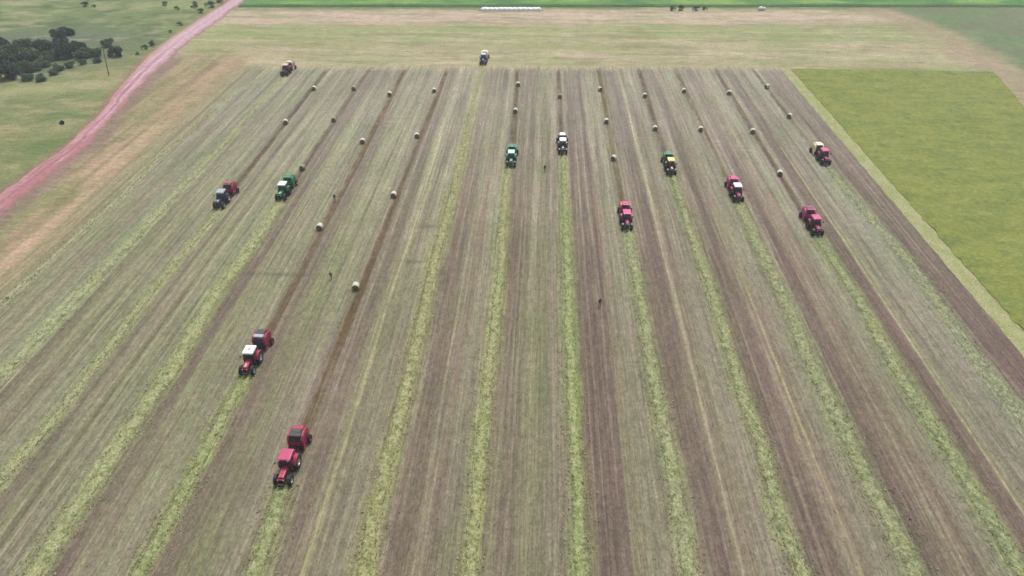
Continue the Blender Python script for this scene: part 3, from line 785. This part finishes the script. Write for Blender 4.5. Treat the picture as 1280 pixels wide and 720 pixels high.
T_SPEC = [  # body, roof, rim, hood, hatch, painted bonnet highlight ; baler: body, top, tail, rim, cover ; labels
 (M_plum, M_rose, M_iron, None, None, M_plum, M_rose, M_cream, M_brown, M_iron, M_rose,
  'small dark red tractor with pale roof at the far left end of the swaths', 'pale pinkish round baler behind the small dark red tractor at the far left'),
 (M_navy, M_grey, M_steel, None, None, M_paleblue, M_red, M_belt, M_red, M_iron, M_red,
  'navy blue tractor with light grey roof pulling a red baler', 'red round baler behind the navy blue tractor'),
 (M_green, M_white, M_iron, None, None, M_mint, M_green, M_green, M_green, M_yellow, M_green,
  'green tractor with white roof on the left side beside a bale', 'green round baler behind the white-roofed green tractor on the left'),
 (M_red, M_white, M_grey, None, M_grey, M_rose, M_red, M_grey, M_belt, M_red, M_belt,
  'red tractor whose white roof carries a dark hatch, on the lower left', 'red baler with black top behind the red tractor with a dark roof hatch'),
 (M_red, M_mag, M_steel, None, None, M_red, M_red, M_belt, M_red, M_red, M_belt,
  'nearest red tractor with a magenta-red roof, at the bottom left', 'nearest red baler with dark oval top, behind the bottom red tractor'),
 (M_blue, M_paleblue, M_iron, None, None, M_paleblue, M_cream, M_cream, M_cream, M_iron, M_cream,
  'blue tractor with pale blue roof out on the far headland', 'cream round baler behind the blue tractor'),
 (M_green, M_mint, M_iron, None, None, M_mint, M_green, M_green, M_green, M_yellow, M_green,
  'green tractor with pale mint roof between a bale track and the middle windrow', 'green baler hidden behind the mint-roofed green tractor'),
 (M_dgreen, M_white, M_iron, None, None, M_white, M_dgreen, M_white, M_dgreen, M_iron, M_white,
  'dark green tractor with big square white roof near the middle', 'dark green baler with white top directly behind the dark green tractor'),
 (M_deepred, M_pink, M_iron, None, None, M_pink, M_pink, M_red, M_red, M_red, M_pink,
  'dark red tractor with magenta roof right of the field centre', 'red round baler behind the magenta-roofed tractor right of centre'),
 (M_brown, M_yellow, M_iron, None, None, M_white, M_green, M_green, M_green, M_yellow, M_green,
  'dark brown tractor with yellow roof pulling a green baler', 'green round baler behind the yellow-roofed tractor'),
 (M_deepred, M_white, M_iron, None, None, M_pink, M_pink, M_pink, M_pink, M_iron, M_pink,
  'dark red tractor with small white roof on the right half of the field', 'magenta-red round baler behind the white-roofed red tractor on the right'),
 (M_deepred, M_pink, M_iron, None, None, M_pink, M_pink, M_deepred, M_pink, M_iron, M_navy,
  'dark red tractor with magenta roof, the lowest on the right side', 'magenta-red baler with dark top patch, behind the lowest tractor on the right'),
 (M_deepred, M_pink, M_iron, M_deepred, None, M_pink, M_cream, M_cream, M_cream, M_iron, M_cream,
  'magenta-red tractor pulling a cream baler beside the standing grass', 'cream and brown round baler behind the tractor beside the standing grass'),
]
for i, sp in enumerate(T_SPEC):
    p = TP[i]
    wd = [x for x in WR if x[4] == i][0]
    f = poly_x(wd[1])
    if i in TK:
        q = at(*TK[i]); ang = math.atan2(-(q.x-p.x), q.y-p.y)
    else: ang = 0
    t = make_tractor(*sp[0:6], s=1.04)
    t.location = (p.x, p.y, .02); t.rotation_euler = (0, 0, ang)
    tag(t, sp[11], 'tractor', 'tractors driving towards the camera')
    b = make_baler(sp[6], sp[7], sp[8], sp[9], sp[10], {3: M_navy, 12: M_brown}.get(i))
    d = 4.05
    bb = R(random.uniform(-3, 3))
    b.location = (p.x-math.sin(ang)*d, p.y+math.cos(ang)*d, .02); b.rotation_euler = (0, 0, ang+bb)
    b.scale = (1.04,)*3
    tag(b, sp[12], 'baler', 'round balers behind the tractors')

# ------------------------------------------------------------------ bales
def make_bale(wrap, seed):
    rnd = random.Random(seed); root = empty('round_bale'); r, L = .66, 1.24; n = 30
    bm = bmesh.new(); rings = []
    prof = [(-L/2, r*.93), (-L/2+.05, r*.985), (-L/4, r), (0, r*1.005), (L/4, r), (L/2-.05, r*.985), (L/2, r*.93)]
    for i in range(n):
        a = 2*PI*i/n; k = 1+rnd.uniform(-.012, .012)
        rings.append([bm.verts.new((x, q*k*math.cos(a), max(r*.97+q*k*math.sin(a), .02))) for x, q in prof])
    for i in range(n):
        for j in range(len(prof)-1):
            bm.faces.new((rings[i][j], rings[i][j+1], rings[(i+1) % n][j+1], rings[(i+1) % n][j]))
    obj('net_wrap', bm, wrap, root, smooth=True)
    for s_ in (-1, 1):
        bm = bmesh.new(); loops = []
        for q, dx in ((r*.93, 0), (r*.7, .012), (r*.45, -.008), (r*.2, .015)):
            loops.append([bm.verts.new((s_*(L/2+dx-.002), q*math.cos(2*PI*i/n), max(r*.97+q*math.sin(2*PI*i/n), .02))) for i in range(n)])
        for a, b in zip(loops, loops[1:]):
            for i in range(n): bm.faces.new((a[i], a[(i+1) % n], b[(i+1) % n], b[i]))
        bm.faces.new(loops[-1])
        bmesh.ops.recalc_face_normals(bm, faces=bm.faces)
        obj('hay_end', bm, M_hay, root)
    return root
def copy_thing(o):
    c = o.copy(); C.objects.link(c)
    for ch in list(o.children):
        d = ch.copy(); C.objects.link(d); d.parent = c
        for g in list(ch.children):
            e = g.copy(); C.objects.link(e); e.parent = d
    return c
BALES = [  # px, py of centre, yaw, dark?, label
 (392.3, 110, 5, 0, 'far bale on the track behind the navy tractor, nearest the headland'),
 (357, 152, 15, 0, 'bale on the track behind the navy tractor, nearer to it'),
 (442, 110, 0, 1, 'dark green bale at the far end of the track behind the left green tractor'),
 (417, 149, 4, 1, 'dark green bale halfway along the track behind the left green tractor'),
 (378, 209, -8, 1, 'dark green bale dropped right behind the left green baler'),
 (487, 117, 4, 0, 'farthest of three bales on the track behind the hatch-roofed red tractor'),
 (453, 176, 8, 0, 'middle of three bales on the track behind the hatch-roofed red tractor'),
 (399.5, 283, 0, 0, 'nearest of three bales on the track behind the hatch-roofed red tractor'),
 (542.6, 112.7, 10, 0, 'farthest of four bales on the track behind the nearest red tractor'),
 (521, 169, 12, 0, 'second farthest of four bales on the track behind the nearest red tractor'),
 (492, 243, 0, 0, 'third of four bales on the track behind the nearest red tractor'),
 (444.6, 357.5, 6, 0, 'nearest bale of the whole field, white on top, lower left of centre'),
 (647.6, 105, 6, 0, 'far bale on the track behind the mint-roofed green tractor'),
 (644.3, 138, -4, 0, 'near bale on the track behind the mint-roofed green tractor'),
 (700, 120, 0, 1, 'single dull green bale on the track behind the dark green tractor'),
 (750, 111, 20, 0, 'farthest of three bales in line behind the magenta-roofed tractor right of centre'),
 (758, 151, 0, 0, 'middle of three bales in line behind the magenta-roofed tractor right of centre'),
 (767, 197, -22, 0, 'nearest of three bales in line behind the magenta-roofed tractor right of centre'),
 (806, 119, 0, 0, 'far bale on the track behind the yellow-roofed tractor'),
 (819, 160, 0, 0, 'near bale on the track behind the yellow-roofed tractor'),
 (855, 113, 0, 0, 'far bale on the track behind the white-roofed red tractor on the right'),
 (876, 161, -6, 0, 'near bale on the track behind the white-roofed red tractor on the right'),
 (911.5, 115.5, -12, 0, 'farthest of three bales behind the lowest tractor on the right'),
 (941, 163.6, -10, 0, 'middle of three bales behind the lowest tractor on the right'),
 (975, 216, -12, 0, 'nearest of three bales behind the lowest tractor on the right'),
 (959, 107.6, -60, 0, 'far bale on the rightmost track, behind the cream baler'),
 (987, 144.5, -30, 0, 'near bale on the rightmost track, behind the cream baler'),
]
white0 = make_bale(M_net, 1); dull0 = make_bale(M_net_g, 2); used = {0: 0, 1: 0}
for px, py, rz, dk, lb in BALES:
    src = dull0 if dk else white0
    b = copy_thing(src) if used[dk] else src
    used[dk] = 1
    p = at(px, py, .62); b.location = (p.x, p.y, .01); b.rotation_euler = (0, 0, R(90+rz*1.1)); 
    s = .92 if not dk else .9
    b.scale = (s, s, s)
    tag(b, lb, 'hay bale', 'round bales on the baled tracks')

# ------------------------------------------------------------------ people
def skin_obj(name, pts, edges, rad, m, parent=None, roots=(0,), sub=1):
    me = bpy.data.meshes.new(name); me.from_pydata(pts, edges, []); me.materials.append(m)
    o = bpy.data.objects.new(name, me); C.objects.link(o)
    if parent: o.parent = parent
    md = o.modifiers.new('skin', 'SKIN'); md.use_smooth_shade = True
    for i, v in enumerate(me.skin_vertices[0].data):
        v.radius = rad[i] if isinstance(rad[i], tuple) else (rad[i], rad[i]); v.use_root = i in roots
    s = o.modifiers.new('sub', 'SUBSURF'); s.levels = sub; s.render_levels = sub
    return o
def make_person(label, loc, rz, jacket, trousers, stride=.12, arm=.0):
    P = empty('person', loc, rz)
    hipz, kz, sh = .93, .50, 1.43
    pts = [(0, 0, .97), (0, 0, 1.15), (0, -.01, 1.34), (0, -.01, 1.47), (0, -.03, 1.54), (0, -.04, 1.62), (0, -.03, 1.71)]
    rad = [(.14, .10), (.135, .095), (.165, .105), (.07, .06), (.06, .06), (.075, .09), (.06, .07)]
    ed = [(0, 1), (1, 2), (2, 3), (3, 4), (4, 5), (5, 6)]; roots = [0]
    pts.append((0, -.135, 1.60)); rad.append(.014); ed.append((5, 7))       # nose
    J = {}
    for s in (-1, 1):
        b = len(pts); st = stride*s
        pts += [(s*.19, 0, 1.41), (s*.24, .02, 1.14), (s*.25, -.06-arm, .93+arm*.8), (s*.25, -.09-arm, .86+arm*.9)]
        rad += [.062, .047, .032, (.022, .04)]; ed += [(2, b), (b, b+1), (b+1, b+2), (b+2, b+3)]
        h = pts[-1]
        for q in range(4):
            c = len(pts); y = h[1]-.028+q*.019
            pts += [(h[0], y, h[2]+.01), (h[0]-s*.012, y-.004, h[2]-.05), (h[0]-s*.03, y-.01, h[2]-.085+abs(q-1.4)*.008)]
            rad += [.010, .009, .007]; ed += [(c, c+1), (c+1, c+2)]; roots.append(c)
        c = len(pts); pts += [(h[0], h[1]-.02, h[2]+.03), (h[0]-s*.01, h[1]-.06, h[2]+.0), (h[0]-s*.02, h[1]-.075, h[2]-.035)]
        rad += [.012, .010, .008]; ed += [(c, c+1), (c+1, c+2)]; roots.append(c)
        b = len(pts)
        pts += [(s*.10, 0, .88), (s*.11, -st*.5-.02, kz), (s*.11, -st+.02, .10), (s*.115, -st-.14, .04)]
        rad += [.088, .058, .042, (.045, .03)]; ed += [(0, b), (b, b+1), (b+1, b+2), (b+2, b+3)]
    skin_obj('body', pts, ed, rad, M_skin, P, roots)
    jp = [(0, 0, .95), (0, 0, 1.15), (0, -.01, 1.34), (0, -.01, 1.455)]; jr = [(.165, .13), (.16, .12), (.19, .13), (.10, .09)]; je = [(0, 1), (1, 2), (2, 3)]
    for s in (-1, 1):
        b = len(jp); jp += [(s*.19, 0, 1.41), (s*.24, .02, 1.14), (s*.25, -.05-arm, .95+arm*.8)]; jr += [.08, .062, .05]; je += [(2, b), (b, b+1), (b+1, b+2)]
    skin_obj('jacket', jp, je, jr, jacket, P)
    tp = [(0, 0, .96)]; tr = [(.155, .12)]; te = []
    for s in (-1, 1):
        st = stride*s; b = len(tp)
        tp += [(s*.10, 0, .86), (s*.11, -st*.5-.02, kz), (s*.11, -st+.02, .13)]; tr += [.105, .078, .062]; te += [(0, b), (b, b+1), (b+1, b+2)]
    skin_obj('trousers', tp, te, tr, trousers, P)
    for s in (-1, 1):
        st = stride*s
        skin_obj('boot', [(s*.11, -st+.03, .16), (s*.11, -st+.03, .05), (s*.115, -st-.16, .035)], [(0, 1), (1, 2)], [.055, .05, (.05, .035)], M_shoe, P)
    skin_obj('hair', [(0, .0, 1.62), (0, -.01, 1.70), (0, -.04, 1.735)], [(0, 1), (1, 2)], [(.075, .07), (.085, .085), (.06, .06)], M_hair, P)
    tag(P, label, 'person', 'people standing in the field')
for px, py, rz, j, t, lb in [
    (749.5, 383, 20, M_jack_dk, M_trou_br, 'person in dark jacket and brown trousers standing alone right of the middle windrow'),
    (681, 214.5, 0, M_jack_dk, M_trou_ol, 'person in dark clothes standing between the two middle green tractors'),
    (414.5, 349.5, -30, M_jack_gr, M_trou_ol, 'person in olive clothes between the two nearest baled tracks'),
    (418.8, 251.5, 15, M_jack_gr, M_trou_bl, 'person in dark green jacket and grey-blue trousers at the edge of a dark track')]:
    p = at(px, py); make_person(lb, (p.x, p.y, .03), R(rz), j, t)

# ------------------------------------------------------------------ trees and shrubs
def foliage(name, m, parent, rx, rz, cz, n, seed, leaf=.28, clumps=9):
    rnd = random.Random(seed); bm = bmesh.new()
    cl = []
    for i in range(clumps):
        a = rnd.uniform(0, 2*PI); q = rx*math.sqrt(rnd.random())*.72; z = cz+rz*rnd.uniform(-.85, .75)*(1-.45*(q/rx))
        cl.append((q*math.cos(a), q*math.sin(a), z, rx*rnd.uniform(.26, .48)))
    for i in range(n):
        c = rnd.choice(cl)
        d = Vector((rnd.gauss(0, 1), rnd.gauss(0, 1), rnd.gauss(0, 1))).normalized()*c[3]*(rnd.random()**.45)
        p = Vector((c[0], c[1], c[2]))+Vector((d.x, d.y, d.z*.8))
        if p.z < .05: p.z = rnd.uniform(.05, .4)
        s = leaf*rnd.uniform(.5, 1.3)
        u = Vector((rnd.gauss(0, 1), rnd.gauss(0, 1), rnd.gauss(0, .7))).normalized(); v = u.orthogonal().normalized()
        v = (Matrix.Rotation(rnd.uniform(0, 6.28), 3, u) @ v)
        k = u.cross(v)
        vs = [bm.verts.new(p+v*s*a_+k*s*b_) for a_, b_ in ((-.5, 0), (0, -.32), (.55, 0), (0, .32))]
        bm.faces.new(vs)
    return obj(name, bm, m, parent)
def make_tree(r, h, m, seed, n=4200):
    rnd = random.Random(seed); T = empty('tree'); bm = bmesh.new()
    def limb(a, b, r0, r1):
        a = Vector(a); b = Vector(b); d = b-a; q = d.to_track_quat('Z', 'Y').to_matrix().to_4x4()
        bmesh.ops.create_cone(bm, cap_ends=True, segments=8, radius1=r0, radius2=r1, depth=d.length, matrix=Matrix.Translation((a+b)/2) @ q)
    limb((0, 0, -.1), (.1, 0, h*.4), .2, .13)
    for i in range(6):
        a = i*1.05+rnd.random(); limb((.08, 0, h*(.1+.04*i)), (r*.65*math.cos(a), r*.65*math.sin(a), h*rnd.uniform(.3, .8)), .09, .025)
    obj('trunk', bm, M_bark, T)
    foliage('crown', m, T, r, h*.50, h*.44, n, seed, .42, 18)
    return T
def make_shrub(r, h, m, seed, n=900, name='shrub'):
    rnd = random.Random(seed); T = empty(name); bm = bmesh.new()
    for i in range(5):
        a = i*1.3; tube(bm, (0, 0, -.05), (r*.5*math.cos(a), r*.5*math.sin(a), h*.7), .03, 5)
    obj('stems', bm, M_bark, T)
    foliage('foliage', m, T, r, h*.5, h*.40, n, seed, .22, 7)
    return T
tv = [make_tree(3.6, 5.2, M_leaf_d, 11), make_tree(3.0, 4.2, M_leaf_d, 12), make_tree(3.3, 4.4, M_leaf_m, 13)]
TREES = [(8, 98, 0, 1.15), (28, 90, 2, .9), (2, 84, 0, 1.2), (44, 88, 2, .8), (22, 80, 1, 1.1), (58, 82, 2, .8), (40, 74, 2, 1.0), (66, 74, 2, .9), (86, 72, 0, 1.0),
         (104, 72, 2, .8), (120, 70, 2, .8), (145, 70, 0, .75), (12, 70, 2, 1.1), (58, 66, 0, 1.0), (78, 62, 1, 1.1), (98, 62, 1, .9), (88, 84, 2, .5), (74, 88, 2, .55), (104, 80, 2, .45), (122, 78, 2, .45), (68, 93, 2, .5), (36, 100, 2, .6), (2, 60, 1, 1.1), (30, 62, 2, 1.0), (52, 101, 2, .55),
         (76, 50, 0, .95), (84, 44, 1, .9), (135, 58, 2, .7), (-12, 90, 1, 1.2), (-18, 75, 0, 1.2)]
first = {0: 1, 1: 1, 2: 1}
for i, (px, py, k, s) in enumerate(TREES):
    o = tv[k] if first[k] else copy_thing(tv[k]); first[k] = 0
    p = at(px, py); o.location = (p.x, p.y, 0); o.rotation_euler = (0, 0, i*1.7)
    o.scale = (s, s, s*.9)
    if k == 2: tag(o, 'lighter green bushy tree in the thicket at the far left', 'tree', 'light green trees of the far left thicket')
    else: tag(o, 'dark green bushy tree in the thicket at the far left', 'tree', 'dark trees of the far left thicket')
sv = [make_shrub(1.5, 1.7, M_leaf_m, 21), make_shrub(1.7, 1.9, M_leaf_d, 22)]
SH = [(182, 61, 1, .8, 'dark shrub on the left verge halfway up the red road'), (190, 57, 1, .9, 'larger dark shrub of the pair on the left verge of the red road'),
      (172, 68, 0, .6, 'low green shrub just below the pair on the left verge of the red road'), (213, 41, 0, .6, 'small green shrub at the left verge of the upper road'),
      (226, 32, 0, .9, 'green shrub between the pair on the verge and the dark clump by the road top'),
      (252, 16, 1, 1.0, 'shrub leftmost of the dark clump at the top of the red road'), (264, 9, 1, 1.4, 'big dark shrub against the red road near its top'), (274, 3, 1, 1.4, 'dark shrub highest up the left side of the red road'),
      (244, 9, 0, 1.4, 'wide green shrub away from the road top in the grass'), (206, 7, 0, 1.0, 'lone green shrub in the far pasture right of the thicket'), (222, 12, 0, .9, 'green shrub between the lone pasture shrub and the road top'),
      (108, 8, 1, 1.1, 'dark shrub in the far pasture above the thicket'), (118, 9, 1, .6, 'small dark shrub right beside the one above the thicket'),
      (840, 13.2, 1, .9, 'low dark bush leftmost of the four at the edge of the green crop'), (851.5, 12.8, 1, 1.15, 'tallest dark bush of the four at the edge of the green crop'),
      (869, 13, 1, 1.0, 'third dark bush of the four at the edge of the green crop'), (880, 12.6, 1, .75, 'smallest dark bush at the right end of the four by the green crop')]
first = {0: 1, 1: 1}
for i, (px, py, k, s, lb) in enumerate(SH):
    o = sv[k] if first[k] else copy_thing(sv[k]); first[k] = 0
    p = at(px, py); o.location = (p.x, p.y, 0); o.rotation_euler = (0, 0, i*2.1); o.scale = (s, s, s)
    tag(o, lb, 'shrub', 'shrubs scattered round the field')
o = make_shrub(.72, 1.2, M_leaf_k, 31, 1100, 'shrub'); p = at(78, 155.5); o.location = (p.x, p.y, 0)
tag(o, 'small round blackish bush alone in the pasture left of the red road', 'shrub')

# utility pole
p = at(136, 94); T = empty('utility_pole', (p.x, p.y, 0), R(40)); T.rotation_euler = (R(-2), R(7), R(40))
bm = bmesh.new(); bmesh.ops.create_cone(bm, cap_ends=True, segments=12, radius1=.16, radius2=.10, depth=9.2, matrix=Matrix.Translation((0, 0, 4.5))); obj('pole_shaft', bm, M_pole, T)
bm = bmesh.new(); box(bm, -.8, .8, -.16, -.04, 8.45, 8.57); ca = obj('crossarm', bm, M_pole, T)
for x in (-.7, 0.0, .7):
    bm = bmesh.new(); cyl(bm, (x, -.10, 8.66), .05, .18, 'Z', 10, .03); obj('insulator', bm, M_grey, ca)
tag(T, 'thin wooden utility pole at the right end of the thicket', 'utility pole')

# silage tube on the far edge
a = at(600, 13.2); b = at(677.5, 13.2); L = (b-a).length
T = empty('silage_tube', ((a+b)/2), math.atan2(b.y-a.y, b.x-a.x))
bm = bmesh.new(); ns, nr = 90, 14; rings = []
for i in range(ns+1):
    t = i/ns; x = (t-.5)*L; e = min(1, min(t, 1-t)*26)**.5
    wv = 1+.05*math.sin(i*.9)+.04*math.sin(i*2.3+1)+.03*math.sin(i*.23)
    ring = []
    for j in range(nr+1):
        th = PI*j/nr; ring.append(bm.verts.new((x, -math.cos(th)*1.25*e*wv, max(0.01, math.sin(th)**.8*1.25*e*wv))))
    rings.append(ring)
for i in range(ns):
    for j in range(nr): bm.faces.new((rings[i][j], rings[i+1][j], rings[i+1][j+1], rings[i][j+1]))
obj('film_cover', bm, M_plastic, T, smooth=True)
for s_ in (-1, 1):
    bm = bmesh.new(); cyl(bm, (s_*(L/2+.25), 0, .22), .2, .6, 'X', 12); obj('tied_end', bm, M_plastic_d, T)
tag(T, 'long white plastic silage tube lying along the near edge of the green crop', 'silage tube')
# small white bag
p = at(952.5, 12.6); T = empty('white_bag', (p.x, p.y, 0), .2)
for nm, (dx, dy, sx, sy2, sz) in (('bag_body', (-.7, 0, 1.0, .8, 1.25)), ('bag_side', (.75, .1, .85, .7, .95))):
    bm = bmesh.new(); bmesh.ops.create_icosphere(bm, subdivisions=3, radius=1)
    for v in bm.verts:
        k = 1+.08*math.sin(v.co.x*7+v.co.z*5)+.06*math.sin(v.co.y*9)
        v.co = Vector((v.co.x*sx*k+dx, v.co.y*sy2*k+dy, max(0.005, (v.co.z*.6+.5)*sz*k)))
    obj(nm, bm, M_plastic, T, smooth=True)
tag(T, 'small lumpy white bag at the crop edge right of the four dark bushes', 'bag')
